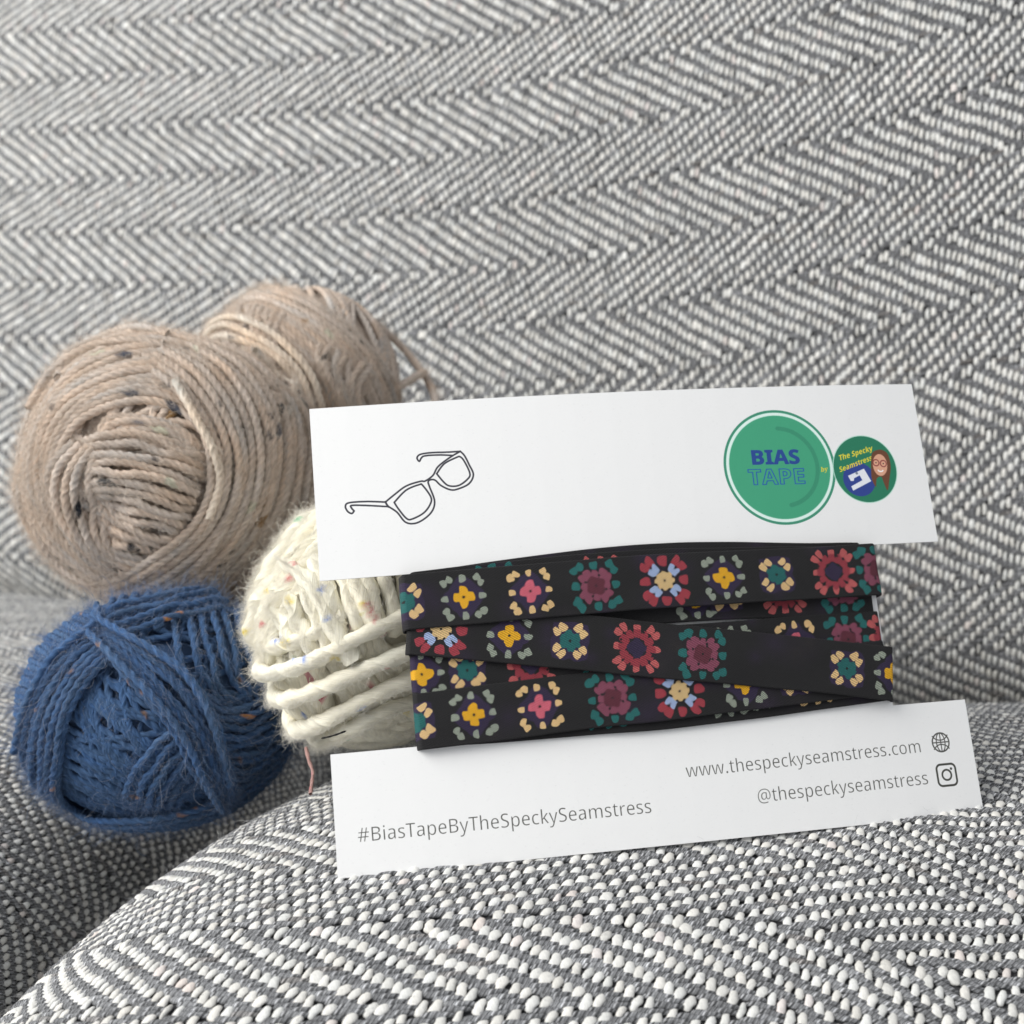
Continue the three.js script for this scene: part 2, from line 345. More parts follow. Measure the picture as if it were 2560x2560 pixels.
// n strands side by side between the path A and the path B, domed, `lift` metres above the lump
function bundle(lump, parent, mat, A, B, n, R, lift, dome, o, spots) {
  const M = 16, a = spline2(A, M), b = spline2(B, M);
  for (let k = 0; k < n; k++) {
    const mine = o.quiet && k % 3 ? null : spots;
    const t = n === 1 ? 0.5 : k / (n - 1), s = rnd() * 90, pts = [], hk = lift + dome * Math.sin(Math.PI * (k + 0.5) / n) + rr(-1, 1) * R * 0.22;
    for (let q = 0; q <= M; q++) {
      const w = (noise(q * 0.35 + s, k * 3.1, 11) - 0.5) * (o.wander ?? 9), tt = clamp(t, -0.1, 1.1);
      const edge = Math.min(q, M - q), sink = edge < 2 ? -(2 - edge) * R * (o.sink ?? 0.7) : 0;
      const x = lerp(a[q].x, b[q].x, tt), y = lerp(a[q].y, b[q].y, tt), dx = b[q].x - a[q].x, dy = b[q].y - a[q].y, dl = Math.hypot(dx, dy) || 1;
      pts.push(lump.point(x + dx / dl * w, y + dy / dl * w, hk + sink + (noise(q * 0.4 + s, k, 12) - 0.5) * R * 0.7));
    }
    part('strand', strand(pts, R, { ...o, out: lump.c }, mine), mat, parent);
  }
}
// differently dyed wool spun into the strands: the fibres near each given spot take its colour
function dye(group, spots) {
  const list = [];
  group.traverse((m) => { if (m.isMesh && m.geometry.attributes.color && !m.isInstancedMesh) list.push(m.geometry); });
  const Q = list.map((g) => { const p = g.attributes.position, a = new Float32Array(p.count * 3); for (let k = 0; k < p.count; k++) { const y = p.getY(k) * cP - p.getZ(k) * sP, z = p.getY(k) * sP + p.getZ(k) * cP; a[k * 3] = PX / 2 + F * p.getX(k) / -z; a[k * 3 + 1] = PX / 2 - F * y / -z; a[k * 3 + 2] = -z; } return a; });
  for (const [x, y, c, len, an, wid] of spots) {
    const hits = []; let near = 9;
    list.forEach((g, q) => { const a = Q[q]; for (let k = 0; k < a.length / 3; k++) { const dx = a[k * 3] - x, dy = a[k * 3 + 1] - y; if (Math.abs(dx) > 45 || Math.abs(dy) > 45) continue; const u = (dx * Math.cos(an) + dy * Math.sin(an)) / (len / 2), v = (-dx * Math.sin(an) + dy * Math.cos(an)) / (wid / 2), r = Math.hypot(u, v); if (r < 1.35) { hits.push([g, k, r, a[k * 3 + 2]]); near = Math.min(near, a[k * 3 + 2]); } } });
    for (const [g, k, r, z] of hits) {
      if (z > near + 0.0022) continue;
      const t = 0.92 * (1 - sstep(0.6, 1.35, r + 0.35 * (hash(k, x, 5) - 0.5))), col = g.attributes.color;
      col.setXYZ(k, lerp(col.getX(k), c[0], t), lerp(col.getY(k), c[1], t), lerp(col.getZ(k), c[2], t));
    }
  }
}
const along = (lump, P, lift) => P.map(([x, y, h]) => lump.point(x, y, lift + (h ?? 0)));

// --- tan tweed skein
{
  const g = thing('yarn_skein', 'large beige tweed wool skein with dark flecks, on top of the blue yarn', 'yarn');
  const R = 0.00124, base = [0.77, 0.65, 0.555];
  const o = { color: base, pitch: 0.0068, plies: 3, lobe: 0.13, groove: 0.16, wander: 14, flecks: 5.5, fleckColors: [[0.03, 0.035, 0.045], [0.05, 0.06, 0.07], [0.10, 0.11, 0.14], [0.035, 0.04, 0.05], [0.30, 0.18, 0.08], [0.70, 0.70, 0.55]], fleckWide: 2, heather: 0.22, tone: [0.88, 1.1] };
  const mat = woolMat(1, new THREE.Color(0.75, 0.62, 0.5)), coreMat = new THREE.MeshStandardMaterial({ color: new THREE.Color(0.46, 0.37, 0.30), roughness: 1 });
  const spots = [], front = new Lump(421, 1168, 360, 348, 0.352, 0.037, [[285, 1270, 45, 0.004], [520, 1190, 30, 0.002]]), rear = new Lump(760, 965, 250, 258, 0.405, 0.034);
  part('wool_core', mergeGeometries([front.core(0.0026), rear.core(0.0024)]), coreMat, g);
  const un = { ...o, flecks: 2 };
  part('inner_winding', mergeGeometries([front.windings(76, R, -0.0012, un, front.f.clone(), 0.55), rear.windings(60, R, -0.0012, un, V(1, 0.1, -0.3), 0.4)]), mat, g, { kind: 'stuff' });
  const b = (A, B, n, lift, dome, x = {}) => bundle(front, g, mat, A, B, n, R, lift, dome, { ...o, ...x }, spots);
  // rear lobe first
  const rb = (A, B, n, lift, dome, x = {}) => bundle(rear, g, mat, A, B, n, R, lift, dome, { ...o, ...x }, spots);
  rb([[500, 900], [560, 790], [640, 716], [750, 745], [860, 812], [950, 910], [1020, 1040]], [[540, 960], [620, 850], [690, 850], [770, 920], [820, 1010], [850, 1130]], 14, 0.0, 0.001);
  rb([[600, 760], [605, 820], [640, 900]], [[720, 790], [700, 850], [700, 920]], 8, 0.0012, 0.0006);
  rb([[800, 850], [790, 900], [830, 1000], [850, 1080]], [[940, 930], [900, 960], [890, 1020], [920, 1100]], 8, 0.0014, 0.0008);
  rb([[520, 850], [600, 815], [690, 850], [760, 915], [790, 1000], [795, 1100]], [[510, 880], [590, 850], [680, 885], [745, 945], [765, 1020], [770, 1100]], 3, 0.0030, 0.0004, { color: [0.95, 0.83, 0.69], flecks: 0 });
  // front lump
  b([[262, 1110], [290, 1052], [390, 1050], [450, 1075], [505, 1130]], [[275, 1180], [320, 1120], [420, 1120], [470, 1140], [510, 1190]], 5, -0.001, 0.0004);
  b([[120, 1330], [75, 1200], [100, 1050], [180, 920], [290, 850], [420, 828], [560, 880], [690, 985], [760, 1090]], [[190, 1290], [175, 1150], [215, 1070], [290, 1025], [380, 1012], [440, 1030], [480, 1060], [510, 1120], [515, 1180]], 15, 0.0004, 0.0012);
  b([[85, 1130], [60, 1220], [78, 1330], [140, 1420], [230, 1480], [330, 1515]], [[170, 1090], [132, 1180], [135, 1265], [190, 1355], [270, 1415], [360, 1455]], 7, 0.0004, 0.0008);
  b([[195, 1100], [142, 1180], [150, 1275], [205, 1355], [285, 1410], [370, 1440]], [[292, 1130], [272, 1190], [264, 1265], [268, 1315], [300, 1360], [385, 1392]], 7, 0.0004, 0.0018);
  b([[228, 1095], [320, 1092], [420, 1115], [512, 1160]], [[284, 1335], [330, 1348], [375, 1362], [425, 1375]], 13, 0.0002, 0.0022, { wander: 16 });
  b([[60, 1250], [120, 1385], [235, 1475], [385, 1520], [530, 1510], [660, 1430], [740, 1320]], [[110, 1300], [190, 1395], [300, 1445], [400, 1462], [510, 1450], [610, 1400], [690, 1310]], 6, 0.0002, 0.0006);
  b([[360, 910], [432, 985], [488, 1070], [516, 1150], [512, 1225], [470, 1300], [400, 1360], [310, 1415], [240, 1440]], [[560, 868], [640, 935], [695, 1030], [700, 1140], [668, 1260], [610, 1370], [540, 1450], [450, 1500], [360, 1520]], 12, 0.0022, 0.0014);
  b([[600, 960], [672, 1030], [694, 1120], [672, 1240], [625, 1360], [560, 1450], [480, 1510]], [[690, 960], [765, 1050], [782, 1160], [750, 1290], [690, 1390], [610, 1470], [520, 1530]], 5, 0.0030, 0.0008, { wander: 14 });
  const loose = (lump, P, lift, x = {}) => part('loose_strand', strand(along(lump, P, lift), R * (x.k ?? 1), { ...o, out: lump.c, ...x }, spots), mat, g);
  loose(front, [[185, 960], [203, 892], [245, 850], [305, 832], [370, 838], [430, 862]], 0.0022);
  loose(front, [[120, 1030], [170, 945], [250, 893], [330, 880], [420, 892]], 0.0026);
  loose(front, [[640, 880], [716, 905], [735, 935], [716, 980], [702, 1015], [690, 1060]], 0.0030, { color: [0.92, 0.82, 0.70] });
  loose(front, [[440, 985], [478, 1062], [512, 1130], [530, 1200], [500, 1280]], 0.0042, { color: [0.88, 0.77, 0.64] });
  // tail end lying on the sofa beyond the card
  const tail = (P, x) => part('loose_end', strand(P.map(([a, c, d]) => at(a, c, d)), R * 1.15, { ...o, flecks: 0, out: rear.c, tone: [0.98, 1.02] }, spots), mat, g);
  tail([[860, 780, 0.405], [905, 792, 0.412], [965, 830, 0.425], [1025, 890, 0.43], [1068, 950, 0.425], [1088, 1000, 0.41], [1100, 1080, 0.40]]);
  tail([[1060, 930, 0.425], [1035, 945, 0.41], [990, 970, 0.40], [945, 985, 0.395], [915, 1020, 0.395]]);
  const ink = [0.05, 0.055, 0.07], dots = [];
  for (const [x, y, c, l, len, an] of [[575, 842, ink, 0.0024, 30, 0.1], [413, 966, ink, 0.0030, 36, 0], [345, 1056, [0.18, 0.2, 0.25], 0.0018, 40, 0.05], [548, 1010, ink, 0.0044, 20, 0.9], [608, 1070, ink, 0.0044, 22, 0.8], [682, 1042, ink, 0.0048, 30, 0.7], [676, 1090, ink, 0.0048, 30, 1.1], [130, 1018, ink, 0.0026, 20, -0.9], [98, 1162, ink, 0.0018, 22, 1.2], [466, 868, ink, 0.0024, 22, 0.1], [490, 872, [0.85, 0.85, 0.68], 0.0024, 20, 1.2], [385, 1148, ink, 0.0032, 26, 0.4], [762, 802, [0.36, 0.2, 0.08], 0.002, 22, 0]]) dots.push([x, y, c, len, an, 11]);
  dye(g, dots);
  part('stray_fibre', strand([at(470, 830, 0.352), at(464, 783, 0.352), at(460, 738, 0.354), at(480, 702, 0.356), at(512, 684, 0.358), at(537, 688, 0.358)], 0.00006, { color: [0.85, 0.8, 0.72], pitch: 0.01, plies: 2, step: 0.0008, lobe: 0.02, slub: 0 }, null), mat, g);
  fuzz(g, spots, 95000, [0.0012, 0.0038], [[0.70, 0.57, 0.46], [0.76, 0.65, 0.54], [0.6, 0.48, 0.38], [0.8, 0.74, 0.66]], new THREE.MeshStandardMaterial({ roughness: 0.8 }));
}
// --- blue skein
{
  const g = thing('yarn_skein', 'denim blue wool skein with orange flecks, under the beige yarn', 'yarn');
  const R = 0.00094, base = [0.084, 0.162, 0.318];
  const o = { color: base, pitch: 0.0058, plies: 2, lobe: 0.17, groove: 0.22, wander: 14, flecks: 2.2, fleckColors: [[0.55, 0.25, 0.08], [0.45, 0.28, 0.16], [0.35, 0.22, 0.18]], fleckWide: 1, heather: 0.25, tone: [0.85, 1.12] };
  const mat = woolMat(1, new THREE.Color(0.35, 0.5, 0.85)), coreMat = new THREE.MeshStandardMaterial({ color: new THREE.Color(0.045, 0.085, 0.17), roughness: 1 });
  const spots = [], lump = new Lump(402, 1764, 342, 290, 0.318, 0.033, [[250, 1890, 60, 0.004], [560, 1740, 40, 0.002]]);
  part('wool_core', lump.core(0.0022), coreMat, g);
  part('inner_winding', lump.windings(84, R, -0.0010, { ...o, flecks: 0.5 }, V(0.5, 0.6, 0.6), 0.6), mat, g, { kind: 'stuff' });
  const b = (A, B, n, lift, dome, x = {}) => bundle(lump, g, mat, A, B, n, R, lift, dome, { ...o, ...x }, spots);
  b([[300, 1550], [215, 1490], [140, 1420], [90, 1350]], [[115, 1870], [55, 1850], [-30, 1850], [-90, 1850]], 30, -0.0003, 0.0008, { wander: 8, quiet: true });
  b([[300, 1480], [285, 1540], [270, 1600]], [[440, 1470], [420, 1530], [400, 1580]], 6, 0.0, 0.0005);
  b([[440, 1530], [450, 1630], [475, 1720], [545, 1790]], [[640, 1530], [655, 1620], [665, 1690], [690, 1735]], 8, 0.0002, 0.0012);
  b([[490, 1750], [560, 1770], [640, 1735], [720, 1670]], [[560, 1975], [630, 1960], [700, 1930], [770, 1870]], 11, 0.0004, 0.0012);
  b([[255, 1690], [232, 1790], [226, 1890], [250, 2020]], [[350, 1800], [340, 1870], [345, 1950], [355, 2030]], 6, -0.0015, 0.0003);
  b([[310, 1990], [350, 1900], [420, 1830], [470, 1820]], [[430, 2030], [455, 1970], [505, 1920], [540, 1900]], 6, -0.0002, 0.0006);
  b([[258, 1568], [330, 1530], [440, 1505], [570, 1475]], [[290, 1605], [365, 1590], [450, 1565], [570, 1540]], 4, 0.0018, 0.0006);
  b([[264, 1560], [188, 1632], [120, 1740], [82, 1860], [80, 1960], [130, 2030], [230, 2075]], [[320, 1632], [250, 1700], [200, 1790], [178, 1880], [172, 1955], [200, 2005], [280, 2035]], 8, 0.0013, 0.0009, { wander: 16 });
  b([[70, 1920], [135, 2015], [255, 2062], [400, 2070], [545, 2045], [690, 1970], [770, 1880]], [[118, 1960], [185, 2002], [285, 2018], [405, 2015], [525, 1988], [640, 1930], [720, 1850]], 5, 0.0016, 0.0006);
  b([[285, 1585], [365, 1640], [428, 1686], [482, 1748], [516, 1812], [536, 1890], [570, 1985]], [[292, 1640], [335, 1700], [385, 1765], [432, 1832], [468, 1900], [500, 1965], [530, 2010]], 7, 0.0028, 0.0008, { wander: 16 });
  const loose = (P, lift) => part('loose_strand', strand(along(lump, P, lift), R * 1.1, { ...o, out: lump.c, tone: [1.1, 1.25] }, spots), mat, g);
  loose([[270, 1575], [330, 1618], [395, 1660], [450, 1706], [490, 1775], [515, 1850], [535, 1930]], 0.0052);
  loose([[262, 1610], [310, 1662], [365, 1722], [414, 1780], [455, 1850], [480, 1910], [520, 1985]], 0.0050);
  loose([[272, 1540], [276, 1560], [266, 1585], [230, 1612], [180, 1650], [125, 1740], [90, 1840]], 0.0036);
  const dots = [];
  for (const [x, y, l, len, an] of [[243, 1615, 0.004, 26, 2.2], [85, 1776, 0.0032, 26, -0.5], [335, 1992, 0.0012, 30, 0.2], [362, 1786, 0.0048, 26, 0.9], [600, 1700, 0.0026, 22, 1.5], [600, 1900, 0.0026, 26, 0.7], [178, 1678, 0.0036, 18, -0.8]]) dots.push([x, y, [0.36, 0.21, 0.12], len * 0.8, an, 9]);
  dye(g, dots);
  fuzz(g, spots, 26000, [0.0014, 0.0042], [[0.12, 0.20, 0.36], [0.16, 0.25, 0.42], [0.08, 0.14, 0.27], [0.11, 0.18, 0.33], [0.34, 0.36, 0.42]], new THREE.MeshStandardMaterial({ roughness: 0.8 }));
}
// --- cream chunky skein behind the card
{
  const g = thing('yarn_skein', 'chunky cream wool skein with rainbow flecks, tucked behind the white card', 'yarn');
  const R = 0.0020, base = [1.0, 0.955, 0.80];
  const o = { color: base, pitch: 0.013, plies: 2, lobe: 0.10, groove: 0.03, flecks: 14, fleckLen: [0.3, 1.2], fleckColors: [[0.62, 0.16, 0.2], [0.15, 0.25, 0.6], [0.8, 0.66, 0.1], [0.25, 0.3, 0.6], [0.7, 0.35, 0.38], [0.2, 0.55, 0.35], [0.75, 0.68, 0.3]], fleckWide: 1, heather: 0.04, slub: 0.2, tone: [0.95, 1.04], step: 0.0006, vLen: 0.02, uRep: 2, wander: 12 };
  const mat = woolMat(1, new THREE.Color(0.9, 0.88, 0.8)); mat.map = fibreSoft;
  const spots = [], lump = new Lump(922, 1562, 284, 318, 0.298, 0.029);
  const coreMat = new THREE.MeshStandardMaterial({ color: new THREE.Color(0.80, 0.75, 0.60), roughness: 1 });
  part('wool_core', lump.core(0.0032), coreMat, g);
  part('inner_winding', lump.windings(40, R, -0.0018, o, V(0.6, 0.5, 0.6), 0.6), mat, g, { kind: 'stuff' });
  const b = (A, B, n, lift, dome, x = {}) => bundle(lump, g, mat, A, B, n, R, lift, dome, { ...o, ...x }, spots);
  b([[860, 1180], [770, 1260], [690, 1370], [625, 1480], [606, 1600]], [[900, 1330], [820, 1400], [760, 1480], [700, 1570], [680, 1690]], 6, -0.0006, 0.0012);
  b([[700, 1500], [730, 1570], [770, 1650]], [[860, 1430], [890, 1540], [900, 1640]], 5, 0.0002, 0.001);
  b([[800, 1400], [840, 1490], [870, 1590]], [[990, 1400], [1005, 1480], [1030, 1570]], 5, 0.0008, 0.001);
  b([[850, 1740], [940, 1760], [1060, 1720]], [[830, 1900], [950, 1890], [1080, 1840]], 4, -0.0018, 0.0);
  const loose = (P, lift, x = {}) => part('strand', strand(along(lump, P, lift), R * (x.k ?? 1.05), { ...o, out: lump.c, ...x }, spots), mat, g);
  loose([[640, 1622, -0.006], [684, 1664, -0.0012], [792, 1640], [920, 1578], [1004, 1541], [1090, 1490]], 0.0034);
  loose([[655, 1690, -0.006], [716, 1726, -0.0012], [792, 1705], [920, 1652], [1026, 1612], [1100, 1580]], 0.0030);
  loose([[680, 1760, -0.006], [735, 1796, -0.0012], [800, 1782], [920, 1718], [1030, 1674], [1100, 1650]], 0.0024);
  loose([[715, 1830, -0.005], [768, 1858, -0.001], [860, 1806], [960, 1756], [1060, 1730]], 0.0014);
  loose([[640, 1575, -0.005], [700, 1608, -0.001], [790, 1585], [870, 1540]], 0.0016);
  loose([[740, 1420], [800, 1470], [850, 1570], [890, 1640]], 0.0024);
  loose([[880, 1420], [905, 1500], [945, 1580]], 0.0024);
  // a wisp that hangs out at the bottom
  part('loose_end', strand([at(765, 1870, 0.283), at(772, 1900, 0.280), at(782, 1930, 0.277), at(780, 1955, 0.274), at(776, 1985, 0.271)], 0.00045, { ...o, color: [0.55, 0.33, 0.3], flecks: 90, fleckColors: [[0.7, 0.12, 0.16], [0.66, 0.3, 0.32]], pitch: 0.006, step: 0.0005 }, null), mat, g);
  part('dark_thread', strand([at(803, 1846, 0.266), at(822, 1842, 0.265), at(842, 1836, 0.2645), at(866, 1827, 0.2645)], 0.00022, { color: [0.015, 0.015, 0.018], pitch: 0.003, plies: 2, step: 0.0003, taper: true }, null), mat, g);
  const red = [0.75, 0.1, 0.13], bl = [0.12, 0.25, 0.68], ye = [0.85, 0.66, 0.06], gr = [0.2, 0.6, 0.33], dots = [];
  for (const [x, y, c, l, len, an, r] of [[742, 1296, gr, 0.0036, 22, -0.6], [732, 1402, red, 0.0038, 26, 1.0], [720, 1446, red, 0.0038, 18, -0.4], [928, 1528, red, 0.0050, 54, 1.2, 0.0006], [908, 1516, ye, 0.0050, 26, 1.4], [612, 1580, ye, 0.0030, 20, 0.1], [676, 1568, bl, 0.0034, 34, 0.5], [652, 1562, red, 0.0034, 18, 0], [712, 1606, ye, 0.0036, 24, 0.1], [690, 1600, bl, 0.0036, 20, 0.1], [761, 1645, bl, 0.0054, 18, 1.2], [722, 1646, bl, 0.0050, 22, 0], [805, 1477, bl, 0.0050, 18, 1.3], [816, 1546, bl, 0.0050, 18, -0.3], [905, 1774, bl, 0.0040, 26, -0.3], [992, 1672, red, 0.0050, 60, -0.15, 0.0003], [758, 1784, bl, 0.0040, 22, 0.2], [838, 1650, ye, 0.0054, 16, 0.2], [660, 1470, ye, 0.0036, 20, 1.2], [722, 1500, ye, 0.0036, 22, 1.4]]) dots.push([x, y, c, len * 1.1, an, r === 0.0003 ? 7 : 14]);
  dye(g, dots);
  fuzz(g, spots, 70000, [0.0008, 0.0026], [[0.92, 0.89, 0.80], [0.94, 0.92, 0.85], [0.9, 0.86, 0.75]], new THREE.MeshStandardMaterial({ roughness: 0.8 }), 1.3);
}

// ---------------------------------------------------------------- the card
const cardFrame = new THREE.Matrix4().makeBasis(fromCam(0.98398, 0.0555, -0.16941), fromCam(-0.09226, 0.97168, -0.21756), fromCam(0.15254, 0.22971, 0.96123)).setPosition(fromCam(0.0285, -0.02082, -0.26829));
const MM = 0.001, CW = 67.5, CH = 47.4, BOW = 3.0;
const bow = (x) => BOW * (1 - (x / CW) ** 2);
const canvas = (w, h) => { const c = document.createElement('canvas'); c.width = w; c.height = h; return c; };
const paperGrain = dataTex(256, 256, (x, y) => { const v = 0.5 * pnoise(x / 4, y / 4, 64, 64, 41) + 0.5 * pnoise(x / 16, y / 16, 16, 16, 42); return [v, v, v]; });
paperGrain.repeat.set(5, 3.5);
function cardPrint() {
  const W = 2048, K = W / (2 * CW), H = Math.round(2 * CH * K), c = canvas(W, H), x = c.getContext('2d');
  x.fillStyle = '#f1f1f0'; x.fillRect(0, 0, W, H);
  for (let k = 0; k < 9000; k++) { const v = rnd() < 0.5 ? 0 : 255; x.fillStyle = `rgba(${v},${v},${v},${0.012 + rnd() * 0.02})`; x.fillRect(rnd() * W, rnd() * H, 1 + rnd() * 5, 1 + rnd() * 2); }
  x.setTransform(K, 0, 0, -K, W / 2, H / 2);           // millimetres, y up
  const curve = (pts, close) => {
    const s = new THREE.SplineCurve(pts.map((p) => new THREE.Vector2(p[0], p[1]))).getPoints(pts.length * 8);
    x.beginPath(); s.forEach((p, i) => (i ? x.lineTo(p.x, p.y) : x.moveTo(p.x, p.y))); if (close) x.closePath();
  };
  const dot = (cx, cy, r, f) => { x.fillStyle = f; x.beginPath(); x.arc(cx, cy, r, 0, 7); x.fill(); };
  const ring = (cx, cy, r, w, s) => { x.strokeStyle = s; x.lineWidth = w; x.beginPath(); x.arc(cx, cy, r, 0, 7); x.stroke(); };
  const text = (s, tx, ty, width, font, fill, thin, angle = 0, size = 10, cap = 0) => {
    x.save(); x.translate(tx, ty); x.rotate(angle); x.scale(1, -1); x.font = font.replace('SZ', size * 10 + 'px');
    const k = width / x.measureText(s).width; x.scale(k, cap ? cap / (7.14 * size) : k); x.lineJoin = 'round';
    if (fill) { x.fillStyle = fill; x.fillText(s, 0, 0); }
    if (thin) { x.strokeStyle = thin[0]; x.lineWidth = thin[1] / k; x.strokeText(s, 0, 0); }
    x.restore();
  };
  // spectacles, pen line
  x.strokeStyle = '#34343c'; x.lineWidth = 0.36; x.lineJoin = x.lineCap = 'round';
  for (const p of [
    [[-59.7, 24.9], [-60.2, 24.4], [-61, 24.9], [-61.4, 26], [-60.6, 26.7], [-57, 26.7], [-53.2, 26.3]], [[-59.7, 24.9], [-60.2, 25.6], [-60.1, 26.1], [-57.4, 25.9], [-52.7, 25.3]],
    [[-53.2, 26.3], [-51.3, 27.7], [-48.7, 29.4], [-45.7, 30.2], [-44.7, 30.2], [-43, 31.3], [-41.8, 33.1], [-39.2, 34.9], [-36.9, 36.1]],
    [[-53.2, 26.3], [-52.7, 25.4], [-51, 24], [-49.3, 21.7], [-46.9, 21.5], [-44.1, 23.3], [-43.1, 25.7], [-43.9, 28.9], [-44.1, 30], [-43.5, 30.4], [-42.6, 30.2], [-41.5, 29], [-39.7, 28], [-38.2, 28], [-35.7, 29], [-34.6, 30.9], [-35.3, 33.1], [-36.1, 35.1], [-36.9, 36.1]],
    [[-51.4, 26.1], [-48.8, 28.5], [-46, 29.5], [-45.3, 29.3], [-43.8, 26.7], [-44.1, 25.1], [-45.6, 23.4], [-48.1, 22.3], [-49.2, 22.6], [-50.6, 24.6], [-51.4, 26.1]],
    [[-42.2, 31.6], [-40.5, 33.6], [-37.9, 34.8], [-37, 34.9], [-36.2, 33.8], [-35.3, 31.2], [-35.9, 30], [-37.8, 28.8], [-39.7, 28.8], [-40.8, 29.6], [-42.2, 31.6]],
    [[-36.9, 36.1], [-39.7, 36.1], [-42.7, 36.2], [-45.2, 36], [-46, 35.3], [-45.6, 34.5], [-45.1, 35.2], [-44.3, 35.6], [-41.3, 35.6], [-38.5, 35.3]],
    [[-53.2, 26.4], [-52.9, 25.7], [-52.6, 25.2]]]) { curve(p); x.stroke(); }
  // large badge
  const bx = 32.6, by = 29.1, paper = '#f1f1f0';
  dot(bx, by, 12.9, '#3d8f72'); dot(bx, by, 12.35, '#8fcdb6'); ring(bx, by, 12.0, 0.6, '#e2f6ee'); dot(bx, by, 11.6, '#3fa27b');
  x.strokeStyle = '#35906f'; x.lineWidth = 0.95; x.lineCap = 'round'; x.beginPath(); x.arc(bx, by, 8.7, -1.42, 1.5); x.stroke();
  text('BIAS', 25.9, 29.9, 11.6, 'bold SZ sans-serif', '#1d4590', ['#1d4590', 0.2], -0.02, 10, 3.15);
  text('TAPE', 24.9, 25.4, 13.3, 'bold SZ sans-serif', null, ['#1f5ea6', 0.26], -0.02, 10, 3.4);
  text('by', 41.9, 27.6, 1.7, 'italic bold SZ serif', '#e3d23c', null, 0.1);
  // small badge
  const sx = 52.6, sy = 27.9;
  dot(sx, sy, 7.75, '#bfe6d6'); dot(sx, sy, 7.55, '#1f7a5a'); dot(50.8, 25.6, 3.85, '#28408f');
  text('The Specky', 46.7, 30.0, 8.7, 'italic bold SZ sans-serif', '#ecd83a', null, 0.24);
  text('Seamstress', 46.4, 27.35, 8.7, 'italic bold SZ sans-serif', '#ecd83a', null, 0.30);
  x.fillStyle = '#e9ecf2'; x.beginPath(); [[48.2, 26.5], [52.3, 28], [53.6, 25.1], [48.9, 23.1], [48.6, 24.1], [51.5, 25.4], [51, 26.5], [49.6, 25.9], [49.4, 25.3], [48.7, 25.3]].forEach((p, i) => (i ? x.lineTo(...p) : x.moveTo(...p))); x.closePath(); x.fill();
  dot(50.4, 27.0, 0.32, '#7d8796');
  // a small drawn face with long brown hair and spectacles
  x.fillStyle = '#6b4029'; curve([[54.3, 29.6], [55.0, 31.6], [57.0, 32.2], [58.6, 31.2], [58.9, 28.4], [58.0, 25.2], [57.2, 22.9], [56.6, 24.6], [56.2, 26.0], [55.0, 25.6], [54.5, 23.8], [53.8, 25.6], [54.0, 27.8]], true); x.fill();
  x.fillStyle = '#dda588'; x.beginPath(); x.ellipse(56.35, 28.7, 1.75, 2.5, -0.1, 0, 7); x.fill();
  x.fillStyle = '#6b4029'; curve([[54.6, 29.9], [55.6, 31.1], [57.0, 31.4], [58.3, 30.3], [58.5, 31.4], [57, 32.2], [55.2, 31.8]], true); x.fill();
  ring(55.45, 29.25, 0.72, 0.24, '#8a3d3a'); ring(57.2, 29.0, 0.72, 0.24, '#8a3d3a'); dot(55.45, 29.25, 0.16, '#40302a'); dot(57.2, 29.0, 0.16, '#40302a');
  x.strokeStyle = '#ffffff'; x.lineWidth = 0.26; x.beginPath(); x.arc(56.3, 28.0, 0.8, 3.8, 5.5); x.stroke();
  // thin lettering
  const ink = '#4a4a46', th = ['#f1f1f0', 0.075];
  text('#BiasTapeByTheSpeckySeamstress', -63.3, -41.0, 58.6, 'SZ sans-serif', ink, th, 0.003);
  text('www.thespeckyseamstress.com', 3.1, -34.6, 52.4, 'SZ sans-serif', ink, th, 0.012);
  text('@thespeckyseamstress', 17.4, -40.9, 38.5, 'SZ sans-serif', ink, th, 0.008);
  // globe
  const gx = 60.1, gy = -32.3; ring(gx, gy, 1.95, 0.3, ink); x.lineWidth = 0.22;
  for (const k of [1.0]) { x.beginPath(); x.ellipse(gx, gy, k, 1.95, 0, 0, 7); x.stroke(); }
  x.beginPath(); x.moveTo(gx, gy - 1.95); x.lineTo(gx, gy + 1.95); x.moveTo(gx - 1.95, gy); x.lineTo(gx + 1.95, gy); x.stroke();
  x.beginPath(); x.arc(gx, gy + 2.6, 2.15, 3.75, 5.68); x.stroke(); x.beginPath(); x.arc(gx, gy - 2.6, 2.15, 0.6, 2.53); x.stroke();
  // camera mark
  x.lineWidth = 0.42; x.strokeStyle = '#3c3c36'; const ix = 60.3, iy = -39.1, q = 2.2, r = 0.95;
  x.beginPath(); x.moveTo(ix - q + r, iy - q); x.arcTo(ix + q, iy - q, ix + q, iy + q, r); x.arcTo(ix + q, iy + q, ix - q, iy + q, r); x.arcTo(ix - q, iy + q, ix - q, iy - q, r); x.arcTo(ix - q, iy - q, ix + q, iy - q, r); x.closePath(); x.stroke();
  ring(ix, iy, 1.05, 0.38, '#3c3c36'); dot(ix + 1.2, iy + 1.2, 0.26, '#3c3c36');
  const t = new THREE.CanvasTexture(c); t.colorSpace = THREE.SRGBColorSpace; t.anisotropy = 8; return t;
}
